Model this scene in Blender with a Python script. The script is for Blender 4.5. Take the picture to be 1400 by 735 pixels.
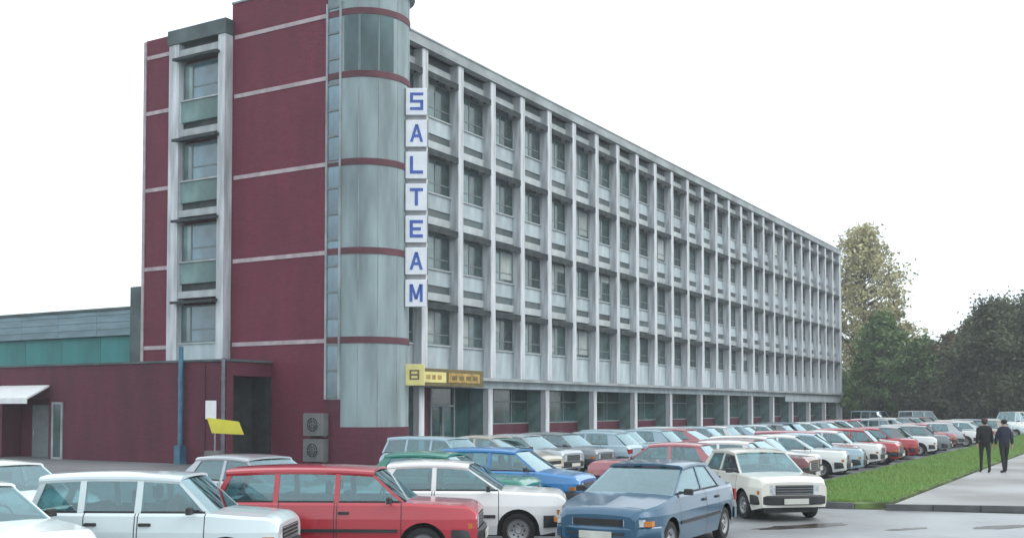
import bpy, math, random
from mathutils import Vector, Matrix
R = math.radians
rnd = random.Random(11)
S = bpy.context.scene
COL = S.collection
for o in list(bpy.data.objects): bpy.data.objects.remove(o)

# ------------------------------------------------------------------ camera
cam = bpy.data.cameras.new('camera'); co = bpy.data.objects.new('camera', cam); COL.objects.link(co)
PITCH = 2.0
co.location = (-40.2, -28.3, 2.3)
co.rotation_euler = (R(90 + PITCH), 0, R(-59.5))
cam.sensor_width = 36; cam.lens = 37.75
cam.shift_y = (188.5 - 1468 * math.tan(R(PITCH))) / 1400
cam.clip_start = .1; cam.clip_end = 3000
S.camera = co
# ------------------------------------------------------------------ sky, sun, exposure: a bright white overcast
SUN_EL, SUN_AZ = R(42), R(292)          # azimuth of the sun, measured from +X, counter-clockwise
W = bpy.data.worlds.new('World'); S.world = W; W.use_nodes = True
nt = W.node_tree; nt.nodes.clear()
sky = nt.nodes.new('ShaderNodeTexSky'); sky.sky_type = 'NISHITA'; sky.sun_disc = False
sky.sun_elevation = SUN_EL; sky.sun_rotation = R(90) - SUN_AZ
tc = nt.nodes.new('ShaderNodeTexCoord')
ns = nt.nodes.new('ShaderNodeTexNoise'); ns.inputs['Scale'].default_value = 2.2; ns.inputs['Detail'].default_value = 4
cr = nt.nodes.new('ShaderNodeValToRGB')
cr.color_ramp.elements[0].position = .3; cr.color_ramp.elements[0].color = (12.2, 13.6, 14.6, 1)
cr.color_ramp.elements[1].position = .75; cr.color_ramp.elements[1].color = (16.0, 17.2, 18.0, 1)
mx = nt.nodes.new('ShaderNodeMix'); mx.data_type = 'RGBA'; mx.inputs['Factor'].default_value = .9
bg = nt.nodes.new('ShaderNodeBackground'); bg.inputs['Strength'].default_value = .10
wo = nt.nodes.new('ShaderNodeOutputWorld')
L = nt.links.new
L(tc.outputs['Generated'], ns.inputs['Vector']); L(ns.outputs['Fac'], cr.inputs['Fac'])
L(sky.outputs['Color'], mx.inputs['A']); L(cr.outputs['Color'], mx.inputs['B'])
L(mx.outputs['Result'], bg.inputs['Color']); L(bg.outputs['Background'], wo.inputs['Surface'])
sl = bpy.data.lights.new('sun', 'SUN'); sl.energy = 1.5; sl.angle = R(30); sl.color = (1, .96, .9)
so = bpy.data.objects.new('sun', sl); COL.objects.link(so)
sd = Vector((math.cos(SUN_AZ) * math.cos(SUN_EL), math.sin(SUN_AZ) * math.cos(SUN_EL), math.sin(SUN_EL)))
so.rotation_euler = sd.to_track_quat('Z', 'Y').to_euler(); so.location = (0, 0, 60)
S.view_settings.view_transform = 'Standard'; S.view_settings.look = 'None'
S.view_settings.exposure = 0; S.view_settings.gamma = 1; S.view_settings.use_curve_mapping = False

# ------------------------------------------------------------------ materials
def mat(name, col, rough=.6, var=.12, scale=3., metal=0., coat=0., spec=.5, stretch=(1, 1, 1), bump=0., bscale=30., rand=0., col2=None, lo=.35, hi=.7, ior=None):
    m = bpy.data.materials.new(name); m.use_nodes = True
    t = m.node_tree; b = t.nodes['Principled BSDF']; k = t.links.new
    b.inputs['Roughness'].default_value = rough; b.inputs['Metallic'].default_value = metal
    b.inputs['Coat Weight'].default_value = coat; b.inputs['Coat Roughness'].default_value = .08
    b.inputs['Specular IOR Level'].default_value = spec
    if ior: b.inputs['IOR'].default_value = ior
    c = t.nodes.new('ShaderNodeTexCoord'); mp = t.nodes.new('ShaderNodeMapping'); mp.inputs['Scale'].default_value = stretch
    n = t.nodes.new('ShaderNodeTexNoise'); n.inputs['Scale'].default_value = scale; n.inputs['Detail'].default_value = 6
    k(c.outputs['Object'], mp.inputs['Vector']); k(mp.outputs['Vector'], n.inputs['Vector'])
    r = t.nodes.new('ShaderNodeValToRGB')
    c2 = col2 or tuple(x * (1 - var * 2) for x in col)
    r.color_ramp.elements[0].position = lo; r.color_ramp.elements[0].color = (*c2, 1)
    r.color_ramp.elements[1].position = hi; r.color_ramp.elements[1].color = (*[min(1, x * (1 + var * .5)) for x in col], 1)
    k(n.outputs['Fac'], r.inputs['Fac'])
    out = r.outputs['Color']
    if rand:
        oi = t.nodes.new('ShaderNodeObjectInfo'); mr = t.nodes.new('ShaderNodeMapRange')
        mr.inputs['To Min'].default_value = 1 - rand; mr.inputs['To Max'].default_value = 1 + rand * .6
        hs = t.nodes.new('ShaderNodeHueSaturation')
        k(oi.outputs['Random'], mr.inputs['Value']); k(mr.outputs['Result'], hs.inputs['Value']); k(out, hs.inputs['Color'])
        out = hs.outputs['Color']
    k(out, b.inputs['Base Color'])
    if bump:
        n2 = t.nodes.new('ShaderNodeTexNoise'); n2.inputs['Scale'].default_value = bscale; n2.inputs['Detail'].default_value = 4
        bp = t.nodes.new('ShaderNodeBump'); bp.inputs['Strength'].default_value = bump; bp.inputs['Distance'].default_value = .02
        k(c.outputs['Object'], n2.inputs['Vector']); k(n2.outputs['Fac'], bp.inputs['Height']); k(bp.outputs['Normal'], b.inputs['Normal'])
    return m

def brick_mat(name, c1, c2, mortar, stain=.75):
    m = bpy.data.materials.new(name); m.use_nodes = True
    t = m.node_tree; b = t.nodes['Principled BSDF']; k = t.links.new
    b.inputs['Roughness'].default_value = .75
    c = t.nodes.new('ShaderNodeTexCoord'); s = t.nodes.new('ShaderNodeSeparateXYZ'); a = t.nodes.new('ShaderNodeMath'); a.operation = 'ADD'
    cb = t.nodes.new('ShaderNodeCombineXYZ')
    k(c.outputs['Object'], s.inputs[0]); k(s.outputs['X'], a.inputs[0]); k(s.outputs['Y'], a.inputs[1])
    k(a.outputs[0], cb.inputs['X']); k(s.outputs['Z'], cb.inputs['Y'])
    br = t.nodes.new('ShaderNodeTexBrick'); br.inputs['Scale'].default_value = 1
    br.inputs['Brick Width'].default_value = .26; br.inputs['Row Height'].default_value = .085; br.inputs['Mortar Size'].default_value = .007
    br.inputs['Color1'].default_value = (*c1, 1); br.inputs['Color2'].default_value = (*c2, 1); br.inputs['Mortar'].default_value = (*mortar, 1)
    k(cb.outputs[0], br.inputs['Vector'])
    n = t.nodes.new('ShaderNodeTexNoise'); n.inputs['Scale'].default_value = .45; n.inputs['Detail'].default_value = 7; n.inputs['Roughness'].default_value = .65
    sm_ = t.nodes.new('ShaderNodeMapping'); sm_.inputs['Scale'].default_value = (2.2, 2.2, .5); k(c.outputs['Object'], sm_.inputs['Vector']); k(sm_.outputs['Vector'], n.inputs['Vector'])
    r = t.nodes.new('ShaderNodeValToRGB'); r.color_ramp.elements[0].position = .3; r.color_ramp.elements[0].color = (stain, stain, stain, 1)
    r.color_ramp.elements[1].position = .7; r.color_ramp.elements[1].color = (1.15, 1.1, 1.1, 1)
    k(n.outputs['Fac'], r.inputs['Fac'])
    mm = t.nodes.new('ShaderNodeMix'); mm.data_type = 'RGBA'; mm.blend_type = 'MULTIPLY'; mm.inputs['Factor'].default_value = 1
    k(br.outputs['Color'], mm.inputs['A']); k(r.outputs['Color'], mm.inputs['B']); k(mm.outputs['Result'], b.inputs['Base Color'])
    bp = t.nodes.new('ShaderNodeBump'); bp.inputs['Strength'].default_value = .5; bp.inputs['Distance'].default_value = .01; bp.invert = True
    k(br.outputs['Fac'], bp.inputs['Height']); k(bp.outputs['Normal'], b.inputs['Normal'])
    return m

def glass_mat(name, tint, ior=1.6, rough=.03):
    m = bpy.data.materials.new(name); m.use_nodes = True
    t = m.node_tree; k = t.links.new; t.nodes.remove(t.nodes['Principled BSDF']); o = t.nodes['Material Output']
    tr = t.nodes.new('ShaderNodeBsdfTransparent'); tr.inputs['Color'].default_value = (*tint, 1)
    g = t.nodes.new('ShaderNodeBsdfGlossy'); g.inputs['Roughness'].default_value = rough; g.inputs['Color'].default_value = (.80, .95, 1, 1)
    f = t.nodes.new('ShaderNodeLayerWeight'); f.inputs['Blend'].default_value = .5
    pw_ = t.nodes.new('ShaderNodeMath'); pw_.operation = 'POWER'; pw_.inputs[1].default_value = 3.2; k(f.outputs['Facing'], pw_.inputs[0])
    ma = t.nodes.new('ShaderNodeMath'); ma.operation = 'MULTIPLY_ADD'; ma.inputs[1].default_value = 1 - ior; ma.inputs[2].default_value = ior; k(pw_.outputs[0], ma.inputs[0])
    x = t.nodes.new('ShaderNodeMixShader'); k(ma.outputs[0], x.inputs[0]); k(tr.outputs[0], x.inputs[1]); k(g.outputs[0], x.inputs[2]); k(x.outputs[0], o.inputs['Surface'])
    return m

M = {}
M['pier'] = mat('pier_concrete', (.66, .69, .72), .75, .2, 1.2, stretch=(3, 3, .35), rand=.06, bump=.2)
M['panel'] = mat('panel_concrete', (.46, .54, .57), .8, .14, .9, stretch=(2, 2, .6), rand=.14, bump=.2)
M['lintel'] = mat('lintel_concrete', (.52, .57, .58), .8, .16, 1.1, rand=.12, bump=.2)
M['coping'] = mat('coping_concrete', (.36, .40, .41), .8, .2, .8, stretch=(.6, 1, 1), bump=.3)
M['tower'] = mat('tower_concrete', (.285, .365, .38), .7, .2, .8, stretch=(1.6, 1.6, .3), bump=.25, bscale=12)
M['band'] = mat('pale_band', (.50, .42, .44), .8, .14, 2)
M['redband'] = mat('red_band', (.12, .035, .05), .7, .15, 2)
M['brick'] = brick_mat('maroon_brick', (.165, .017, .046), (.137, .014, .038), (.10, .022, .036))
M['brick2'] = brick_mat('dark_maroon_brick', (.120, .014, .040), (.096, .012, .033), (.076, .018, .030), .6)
M['frame'] = mat('window_frame', (.16, .20, .21), .5, .1)
M['shade'] = mat('sunshade_metal', (.075, .09, .095), .8, .2, 2, rand=.15, spec=.2)
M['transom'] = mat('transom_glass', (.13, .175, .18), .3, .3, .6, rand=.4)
M['blind'] = mat('window_blind', (.42, .47, .46), .8, .1, 3, rand=.25)
M['towerglass'] = mat('tower_glass', (.075, .14, .15), .25, .35, .9, stretch=(1, 1, .4))
M['shadedside'] = mat('shaded_teal_side', (.15, .25, .25), .6, .2, 1.5)  # teal column sides, their shade painted in as a darker tone
M['dark'] = mat('dark_interior', (.03, .035, .04), .8, .2)
M['wcore'] = mat('inner_wall', (.10, .13, .13), .9, .2)
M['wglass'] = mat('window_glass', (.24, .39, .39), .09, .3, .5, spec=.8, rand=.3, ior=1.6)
M['wglass_shade'] = mat('window_glass_shaded', (.11, .18, .185), .09, .35, .5, spec=.7, rand=.4, ior=1.55)  # right-hand panes: shade of the pier's side face put into a darker glass colour
M['gglass'] = mat('shop_glass', (.05, .12, .115), .08, .4, .6, spec=.7, rand=.3, ior=1.55)
M['bglass'] = mat('blue_stair_glass', (.16, .30, .38), .10, .25, .8, spec=.8, rand=.3, ior=1.6)
M['teal'] = mat('teal_cladding', (.03, .26, .255), .5, .15, .8, stretch=(1, 1, .3), rand=.08)
M['fascia'] = mat('pale_blue_sheet', (.22, .34, .39), .5, .15, .6, stretch=(1, 1, 4), rand=.08)
M['tealcap'] = mat('dark_teal_fascia', (.085, .125, .13), .6, .25, .8)
M['roof'] = mat('roof_felt', (.09, .09, .1), .9, .2)
M['white'] = mat('white_paint', (.78, .80, .80), .5, .05)
M['signwhite'] = mat('sign_white', (.80, .83, .88), .35, .04)
M['signback'] = mat('sign_backing', (.40, .40, .42), .5, .1)
M['signblue'] = mat('sign_blue', (.05, .12, .45), .4, .1)
M['steel'] = mat('grey_steel', (.28, .30, .31), .45, .15, metal=.3)
M['bluepost'] = mat('blue_painted_steel', (.06, .18, .28), .45, .2, 2)
M['lilac'] = mat('faded_zinc', (.17, .17, .22), .6, .2, 2)
M['yellow'] = mat('yellow_sign', (.66, .60, .05), .45, .08, 2)
M['ochre'] = mat('ochre_sign', (.15, .12, .035), .5, .15, 2)
M['orange'] = mat('orange_sign', (.52, .33, .08), .5, .25, 3)
M['palesign'] = mat('pale_yellow_sign', (.76, .68, .27), .5, .08, 2)
M['brown'] = mat('brown_print', (.16, .12, .06), .6, .1)
M['acgrey'] = mat('aircon_grey', (.16, .165, .165), .6, .12)
M['rubber'] = mat('tyre_rubber', (.022, .022, .023), .85, .2, 8)
M['trim'] = mat('black_plastic', (.03, .031, .033), .55, .15, 5)
M['rim'] = mat('wheel_steel', (.36, .37, .38), .35, .12, 5, metal=.5)
M['seat'] = mat('seat_cloth', (.05, .052, .058), .9, .2, 12)
M['chrome'] = mat('bright_metal', (.6, .61, .62), .2, .05, metal=.9)
M['lamp'] = mat('headlamp_glass', (.62, .66, .68), .12, .2, 14, spec=.8)
M['amber'] = mat('amber_lens', (.55, .20, .03), .2, .1)
M['tail'] = mat('red_lens', (.35, .02, .02), .2, .1)
M['plate'] = mat('number_plate', (.62, .62, .56), .5, .08, 6)
M['cglass'] = glass_mat('car_glass', (.58, .74, .75), .13)
M['skin'] = mat('skin', (.50, .31, .24), .6, .05)
M['bark'] = mat('bark', (.11, .10, .085), .9, .3, 4, stretch=(1, 1, .3))
M['leafpale'] = mat('leaf_pale', (.52, .48, .25), .7, .25, .35, rand=.1)
M['leafgreen'] = mat('leaf_green', (.17, .28, .09), .7, .3, .4, rand=.12)
M['leafdark'] = mat('leaf_dark', (.135, .16, .085), .75, .3, .4, rand=.12)
M['leafrust'] = mat('leaf_rust', (.19, .15, .08), .75, .3, .4, rand=.12)
def paint(name, c, flake=0.): return mat('paint_' + name, c, .32, .05, .7, coat=1., metal=flake)
P = {'white': paint('white', (.80, .81, .80)), 'ivory': paint('ivory', (.74, .72, .64)), 'silver': paint('silver', (.46, .50, .53), .35),
     'pale blue': paint('pale_blue', (.36, .50, .58)), 'pink red': paint('pink_red', (.46, .15, .17)), 'red': paint('red', (.43, .015, .032)),
     'maroon': paint('maroon', (.16, .03, .04)), 'teal': paint('teal', (.04, .22, .20)), 'green': paint('green', (.012, .21, .15)),
     'bright blue': paint('bright_blue', (.03, .21, .50)), 'steel blue': paint('steel_blue', (.014, .085, .16), .2), 'grey': paint('grey', (.20, .23, .25)),
     'icy white': paint('icy_white', (.62, .72, .74)), 'beige': paint('beige', (.50, .46, .38)), 'navy': paint('navy', (.03, .05, .12))}
PAINT = mat('car_paint', (.7, .7, .7), .3)
M['paint'] = PAINT

# ground materials
def ground_mat(name, c1, c2, wet=.4, scale=.25):
    m = mat(name, c1, .8, .1, scale, col2=c2, lo=.36, hi=.62, bump=.35, bscale=45)
    t = m.node_tree; k = t.links.new; b = t.nodes['Principled BSDF']
    c = [n for n in t.nodes if n.type == 'TEX_COORD'][0]
    n = t.nodes.new('ShaderNodeTexNoise'); n.inputs['Scale'].default_value = .32; n.inputs['Detail'].default_value = 5
    mp = t.nodes.new('ShaderNodeMapping'); mp.inputs['Location'].default_value = (3.1, 7.7, 0)
    k(c.outputs['Object'], mp.inputs['Vector']); k(mp.outputs['Vector'], n.inputs['Vector'])
    r = t.nodes.new('ShaderNodeMapRange'); r.inputs['From Min'].default_value = .40; r.inputs['From Max'].default_value = .62
    r.inputs['To Min'].default_value = wet; r.inputs['To Max'].default_value = .8
    k(n.outputs['Fac'], r.inputs['Value']); k(r.outputs['Result'], b.inputs['Roughness'])
    return m
M['asphalt'] = ground_mat('wet_asphalt', (.30, .32, .335), (.19, .195, .20), .28)
M['lot'] = ground_mat('car_park_asphalt', (.19, .20, .21), (.11, .115, .12), .4)
M['path'] = ground_mat('path_concrete', (.34, .34, .34), (.22, .215, .21), .55)
M['kerb'] = mat('kerb_stone', (.12, .125, .13), .85, .2, 2, rand=.15, bump=.3)
M['soil'] = mat('lawn_soil', (.13, .19, .06), .95, .3, 1.2)
M['blade'] = mat('grass_blade', (.17, .32, .08), .7, .3, .35, col2=(.22, .33, .09))
M['field'] = mat('rough_ground', (.10, .12, .06), .95, .3, .1)
M['mud'] = mat('mud_puddle', (.075, .065, .055), .25, .3, 3)

# ------------------------------------------------------------------ mesh helper
class MB:
    def __init__(s): s.v = []; s.f = []; s.m = []; s.mats = []
    def mi(s, m):
        m = M[m] if isinstance(m, str) else m
        if m not in s.mats: s.mats.append(m)
        return s.mats.index(m)
    def add(s, v, f, m):
        i = s.mi(m); n = len(s.v); s.v += [tuple(p) for p in v]
        for q in f: s.f.append(tuple(n + a for a in q)); s.m.append(i)
        return s
    def box(s, x0, x1, y0, y1, z0, z1, m):
        return s.hexa([(x0, y0, z0), (x1, y0, z0), (x1, y1, z0), (x0, y1, z0)], [(x0, y0, z1), (x1, y0, z1), (x1, y1, z1), (x0, y1, z1)], m)
    def hexa(s, a, b, m):
        return s.add(list(a) + list(b), [(3, 2, 1, 0), (4, 5, 6, 7), (0, 1, 5, 4), (1, 2, 6, 5), (2, 3, 7, 6), (3, 0, 4, 7)], m)
    def bbox(s, x0, x1, y0, y1, z0, z1, m, b=.02):      # box with chamfered upper and vertical edges
        pl = [(x0 + b, y0), (x1 - b, y0), (x1, y0 + b), (x1, y1 - b), (x1 - b, y1), (x0 + b, y1), (x0, y1 - b), (x0, y0 + b)]
        pi = [(x0 + b, y0 + b)] * 1
        cx, cy = (x0 + x1) / 2, (y0 + y1) / 2
        top = [(cx + (x - cx) * max(0, 1 - b / max(1e-6, (x1 - x0) / 2)), cy + (y - cy) * max(0, 1 - b / max(1e-6, (y1 - y0) / 2))) for x, y in pl]
        v = [(x, y, z0) for x, y in pl] + [(x, y, z1 - b) for x, y in pl] + [(x, y, z1) for x, y in top]
        f = [tuple(range(7, -1, -1)), tuple(range(16, 24))]
        for k in (0, 8):
            for i in range(8): j = (i + 1) % 8; f.append((k + i, k + j, k + 8 + j, k + 8 + i))
        return s.add(v, f, m)
    def prism(s, pl, z0, z1, m, caps=True):
        n = len(pl); v = [(x, y, z0) for x, y in pl] + [(x, y, z1) for x, y in pl]
        f = [(i, (i + 1) % n, n + (i + 1) % n, n + i) for i in range(n)]
        if caps: f += [tuple(range(n - 1, -1, -1)), tuple(range(n, 2 * n))]
        return s.add(v, f, m)
    def tube(s, pts, rad, m, n=8, caps=True):
        pts = [Vector(p) for p in pts]; rad = rad if isinstance(rad, (list, tuple)) else [rad] * len(pts)
        v = []; f = []
        for i, p in enumerate(pts):
            d = (pts[min(i + 1, len(pts) - 1)] - pts[max(i - 1, 0)]).normalized()
            a = d.orthogonal().normalized() if abs(d.z) > .99 else d.cross(Vector((0, 0, 1))).normalized()
            b = d.cross(a)
            for k in range(n):
                t = 2 * math.pi * k / n; v.append(p + (a * math.cos(t) + b * math.sin(t)) * rad[i])
        for i in range(len(pts) - 1):
            for k in range(n): f.append((i * n + k, i * n + (k + 1) % n, (i + 1) * n + (k + 1) % n, (i + 1) * n + k))
        if caps: f += [tuple(range(n - 1, -1, -1)), tuple(range((len(pts) - 1) * n, len(pts) * n))]
        return s.add(v, f, m)
    def lathe_y(s, prof, m, n=20, c=(0, 0, 0)):          # profile of (r, y) turned about the y axis
        v = []; f = []; k = len(prof)
        for i in range(n):
            t = 2 * math.pi * i / n
            for r, y in prof: v.append((c[0] + r * math.cos(t), c[1] + y, c[2] + r * math.sin(t)))
        for i in range(n):
            j = (i + 1) % n
            for q in range(k - 1): f.append((i * k + q, i * k + q + 1, j * k + q + 1, j * k + q))
        return s.add(v, f, m)
    def merge(s, o, off=(0, 0, 0)):
        n = len(s.v); s.v += [(p[0] + off[0], p[1] + off[1], p[2] + off[2]) for p in o.v]
        for q, i in zip(o.f, o.m): s.f.append(tuple(n + a for a in q)); s.m.append(s.mi(o.mats[i]))
        return s
    def mesh(s, name, smooth=None):
        me = bpy.data.meshes.new(name); me.from_pydata(s.v, [], s.f)
        for m in s.mats: me.materials.append(m)
        me.polygons.foreach_set('material_index', s.m)
        if smooth:
            me.polygons.foreach_set('use_smooth', [True] * len(s.f)); me.set_sharp_from_angle(angle=R(smooth))
        me.update(); return me
    def build(s, name, parent=None, loc=(0, 0, 0), smooth=None):
        return link(name, s.mesh(name, smooth), parent, loc)

def link(name, me, parent=None, loc=(0, 0, 0), rz=0):
    o = bpy.data.objects.new(name, me); COL.objects.link(o); o.location = loc; o.rotation_euler = (0, 0, rz)
    if parent: o.parent = parent
    return o
def tag(o, label=None, cat=None, group=None, kind=None):
    if label: o['label'] = label
    if cat: o['category'] = cat
    if group: o['group'] = group
    if kind: o['kind'] = kind
    return o
def thing(name, label, cat, loc=(0, 0, 0), rz=0, group=None):
    return tag(link(name, None, None, loc, rz), label, cat, group)
def bx(*a, **k): return MB().box(*a, **k)

# ------------------------------------------------------------------ ground, road, kerb, path, lawn
def sheet(name, pl, z, m):
    o = MB().add([(x, y, z) for x, y in pl], [tuple(range(len(pl)))], m).build(name); return tag(o, kind='structure')
sheet('ground', [(-900, -900), (900, -900), (900, 900), (-900, 900)], -.012, 'field')
sheet('road', [(-70, -140), (-14.4, -140), (-14.4, -27), (-15.6, -21.6), (-15.6, -20.3), (-70, -20.3)], .004, 'asphalt')
sheet('car_park', [(-70, -20.3), (-15.4, -20.3), (-15.4, -19.9), (120, -19.9), (120, 60), (-70, 60)], .0, 'lot')
# the raised path behind a kerb, and the strip of lawn beside the parked cars
pth = MB(); pth.prism([(-15.1, -23.35), (-13.7, -27), (-13.7, -60), (140, -60), (140, -23.35)], -.01, .10, 'path'); tag(pth.build('path'), kind='structure')
kb = MB()
lawnpl = [(-15.2, -22.6), (-14.4, -23.2), (140, -23.2), (140, -20.15), (-14.6, -20.15), (-15.2, -20.7)]
lw = MB(); lw.prism(lawnpl, -.01, .11, 'soil'); tag(lw.build('lawn'), kind='structure')
ks = bx(0, .98, -.07, .07, 0, .14, 'kerb').mesh('kerb_stone')
def kerb_run(p0, p1, nmax, root):
    d = Vector(p1) - Vector(p0); n = min(nmax, int(d.length)); a = math.atan2(d.y, d.x)
    for i in range(n):
        q = Vector(p0) + d.normalized() * i
        link('kerb_stone', ks, root, (q.x, q.y, 0), a)
kr = tag(link('kerb', None), kind='structure')
kerb_run((-15.3, -20.06), (100, -20.06), 60, kr); kerb_run((-15.25, -23.28), (-13.78, -27.1), 9, kr)
kerb_run((-13.78, -27.1), (-13.78, -45), 12, kr); kerb_run((-15.28, -20.6), (-15.28, -23.2), 3, kr)
# dark muddy puddles on the road
def blob(cx, cy, a, b, ang, z=.008, n=22, seed=1):
    q = random.Random(seed); v = []
    for i in range(n):
        t = 2 * math.pi * i / n; r = 1 + q.uniform(-.22, .22)
        x, y = a * r * math.cos(t), b * r * math.sin(t)
        v.append((cx + x * math.cos(ang) - y * math.sin(ang), cy + x * math.sin(ang) + y * math.cos(ang), z))
    return MB().add(v, [tuple(range(n))], 'mud')
for i, (x, y, a, b) in enumerate([(-19.4, -22.6, 1.1, .28), (-17.6, -25.9, .8, .22), (-18.9, -24.4, .5, .12)]):
    tag(blob(x, y, a, b, R(-32), seed=i + 3).build('puddle'), kind='structure')
# grass blades
g = MB(); q = random.Random(5); gi = g.mi('blade')
for i in range(52000):
    u = q.random() ** 1.9
    x = -15.1 + u * 90; y = q.uniform(-23.15, -20.2)
    if x < -14.4 and (y < -22.5 or y > -20.8): continue
    h = q.uniform(.04, .11) * (1 + u * .8); w = .012 + u * .04; a = q.uniform(0, 6.28); c, s_ = math.cos(a) * w, math.sin(a) * w
    lx, ly = q.uniform(-.04, .04), q.uniform(-.04, .04); n = len(g.v)
    g.v += [(x - c, y - s_, .105), (x + c, y + s_, .105), (x + lx, y + ly, .11 + h)]; g.f.append((n, n + 1, n + 2)); g.m.append(gi)
tag(g.build('grass'), 'bright green grass strip between the parked cars and the path', 'grass', kind='stuff')

# ------------------------------------------------------------------ office building
B = thing('office_building', 'long five storey concrete and maroon brick office block with rounded corner tower', 'building', (0, 0, 0))
NB, BAY, F0, FH = 26, 3.0, 5.22, 3.575
PT, PB, RT = 18.8, 3.76, 19.25             # pier top, pier bottom, roof top
XE = NB * BAY
wall = MB()
wall.box(-3.25, XE + .2, .80, 9.6, 3.72, 18.95, 'wcore')
wall.build('wall', B)
bx(-3.25, XE + .26, .05, 9.6, 18.96, 19.02, 'roof').build('roof', B)
cp = MB(); cp.box(-3.25, XE + .3, -.10, .32, PT, RT, 'coping'); cp.box(-3.25, XE + .34, -.14, .36, RT, RT + .07, 'coping'); cp.build('parapet', B)
ew = MB(); ew.box(XE + .235, XE + .45, -.02, 9.6, 0, RT, 'pier'); ew.build('end_wall', B)
pm = MB(); pm.bbox(-.235, .235, 0, .79, PB, PT - .003, 'pier', .03); pm = pm.mesh('pier')
for k in range(-1, NB + 1): link('pier', pm, B, (k * BAY, 0, 0))
x0, x1 = .237, BAY - .237
# spandrels, lintels, windows (frame > panes, transom), sunshades
sp = bx(x0, x1, .46, .78, 0, FH - 2.80, 'panel').mesh('spandrel_panel')
sp0 = bx(x0, x1, .46, .78, 0, F0 - PB, 'panel').mesh('spandrel_panel')
lm = MB(); lm.box(x0, x1, .42, .78, 0, .36, 'lintel'); lm = lm.mesh('lintel')
fr = MB()
fr.box(x0, x1, .50, .56, 0, .07, 'frame'); fr.box(x0, x1, .50, .56, 1.58, 1.65, 'frame')
for a in (x0, (x0 + x1) / 2 - .03, x1 - .06): fr.box(a, a + .06, .502, .558, .07, 1.58, 'frame')
fr.box(x0 + .06, x1 - .06, .506, .554, .48, .53, 'frame'); fr.box(x0, x1, .38, .499, -.05, .0, 'lintel')
fr = fr.mesh('window')
xm = (x0 + x1) / 2
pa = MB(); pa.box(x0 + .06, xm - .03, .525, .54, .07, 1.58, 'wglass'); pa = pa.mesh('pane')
pb_ = bx(x0 + .06, xm - .03, .525, .54, .07, 1.58, 'wglass_shade').mesh('pane')
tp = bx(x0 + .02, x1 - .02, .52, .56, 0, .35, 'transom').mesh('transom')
sh = MB()
sh.hexa([(x0, .02, .10), (x1, .02, .10), (x1, .45, .20), (x0, .45, .20)], [(x0, .02, .14), (x1, .02, .14), (x1, .45, .24), (x0, .45, .24)], 'shade')
for z in (-.10, .0, .10): sh.hexa([(x0, .0, z), (x1, .0, z), (x1, .05, z + .05), (x0, .05, z + .05)], [(x0, -.02, z + .08), (x1, -.02, z + .08), (x1, .01, z + .10), (x0, .01, z + .10)], 'shade')
for a in (x0, xm - .02, x1 - .04): sh.box(a, a + .04, .03, .44, .02, .099, 'shade')
sh = sh.mesh('sunshade')
blq = random.Random(77); blm = [bx(x0 + .065, xm - .035, .518, .5245, 1.58 - h, 1.575, 'blind').mesh('blind') for h in (.35, .6, .95, 1.4)]
for k in range(-1, NB):
    X = k * BAY
    link('spandrel_panel', sp0, B, (X, 0, PB))
    for f in range(4):
        b = F0 + FH * f
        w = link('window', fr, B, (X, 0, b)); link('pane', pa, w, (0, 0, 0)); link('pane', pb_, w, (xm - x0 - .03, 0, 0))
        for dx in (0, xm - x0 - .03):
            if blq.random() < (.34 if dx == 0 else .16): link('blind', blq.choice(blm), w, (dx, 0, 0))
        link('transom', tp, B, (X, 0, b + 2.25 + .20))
        link('lintel', lm, B, (X, 0, b + 2.08))
        link('sunshade', sh, B, (X, 0, b + 1.72))
        if f < 3 : link('spandrel_panel', sp, B, (X, 0, b + 2.80))
# ground storey: ledge, beam, fins, glazing and brick dado
ld = MB(); ld.box(-3.2, XE + .2, -.22, .9, PB - .16, PB - .005, 'coping'); ld.build('ledge', B)
bm = MB(); bm.box(-3.2, XE + .2, .12, .9, 3.24, PB - .165, 'panel'); bm.build('beam', B)
colm = MB(); colm.bbox(-.22, .22, .16, .50, 0, 3.238, 'pier', .02); colm = colm.mesh('column')
wingm = bx(-.19, .19, .502, 1.3, 0, 3.237, 'shadedside').mesh('side_wall')
gw = MB(); gw.box(0, 6 - .44, 1.31, 1.36, 1.45, 3.235, 'gglass'); gw = gw.mesh('pane')
gf = MB(); W6 = 6 - .44
for a in (0, W6 / 3 - .03, 2 * W6 / 3 - .03, W6 - .06): gf.box(a, a + .06, 1.26, 1.309, 1.45, 3.235, 'frame')
gf.box(.062, W6 - .062, 1.262, 1.308, 2.55, 2.62, 'frame'); gf.box(0, W6, 1.22, 1.312, 1.40, 1.449, 'coping')
gf = gf.mesh('shop_window')
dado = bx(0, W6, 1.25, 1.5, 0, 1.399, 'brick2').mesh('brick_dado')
bw = MB(); bw.box(-3.2, XE + .2, 1.6, 9.6, 0, 3.715, 'wcore'); bw.build('inner_wall', B)
for k in range(0, NB + 1, 2):
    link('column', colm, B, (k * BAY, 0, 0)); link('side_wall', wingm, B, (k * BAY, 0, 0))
    if 0 < k < NB:
        link('brick_dado', dado, B, (k * BAY + .22, 0, 0))
        w = link('shop_window', gf, B, (k * BAY + .22, 0, 0)); link('pane', gw, w)
ff = MB(); ff.box(57.3, XE + .1, .06, .118, 2.80, PB - .2, 'panel'); ff.build('lower_fascia', B)
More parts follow.
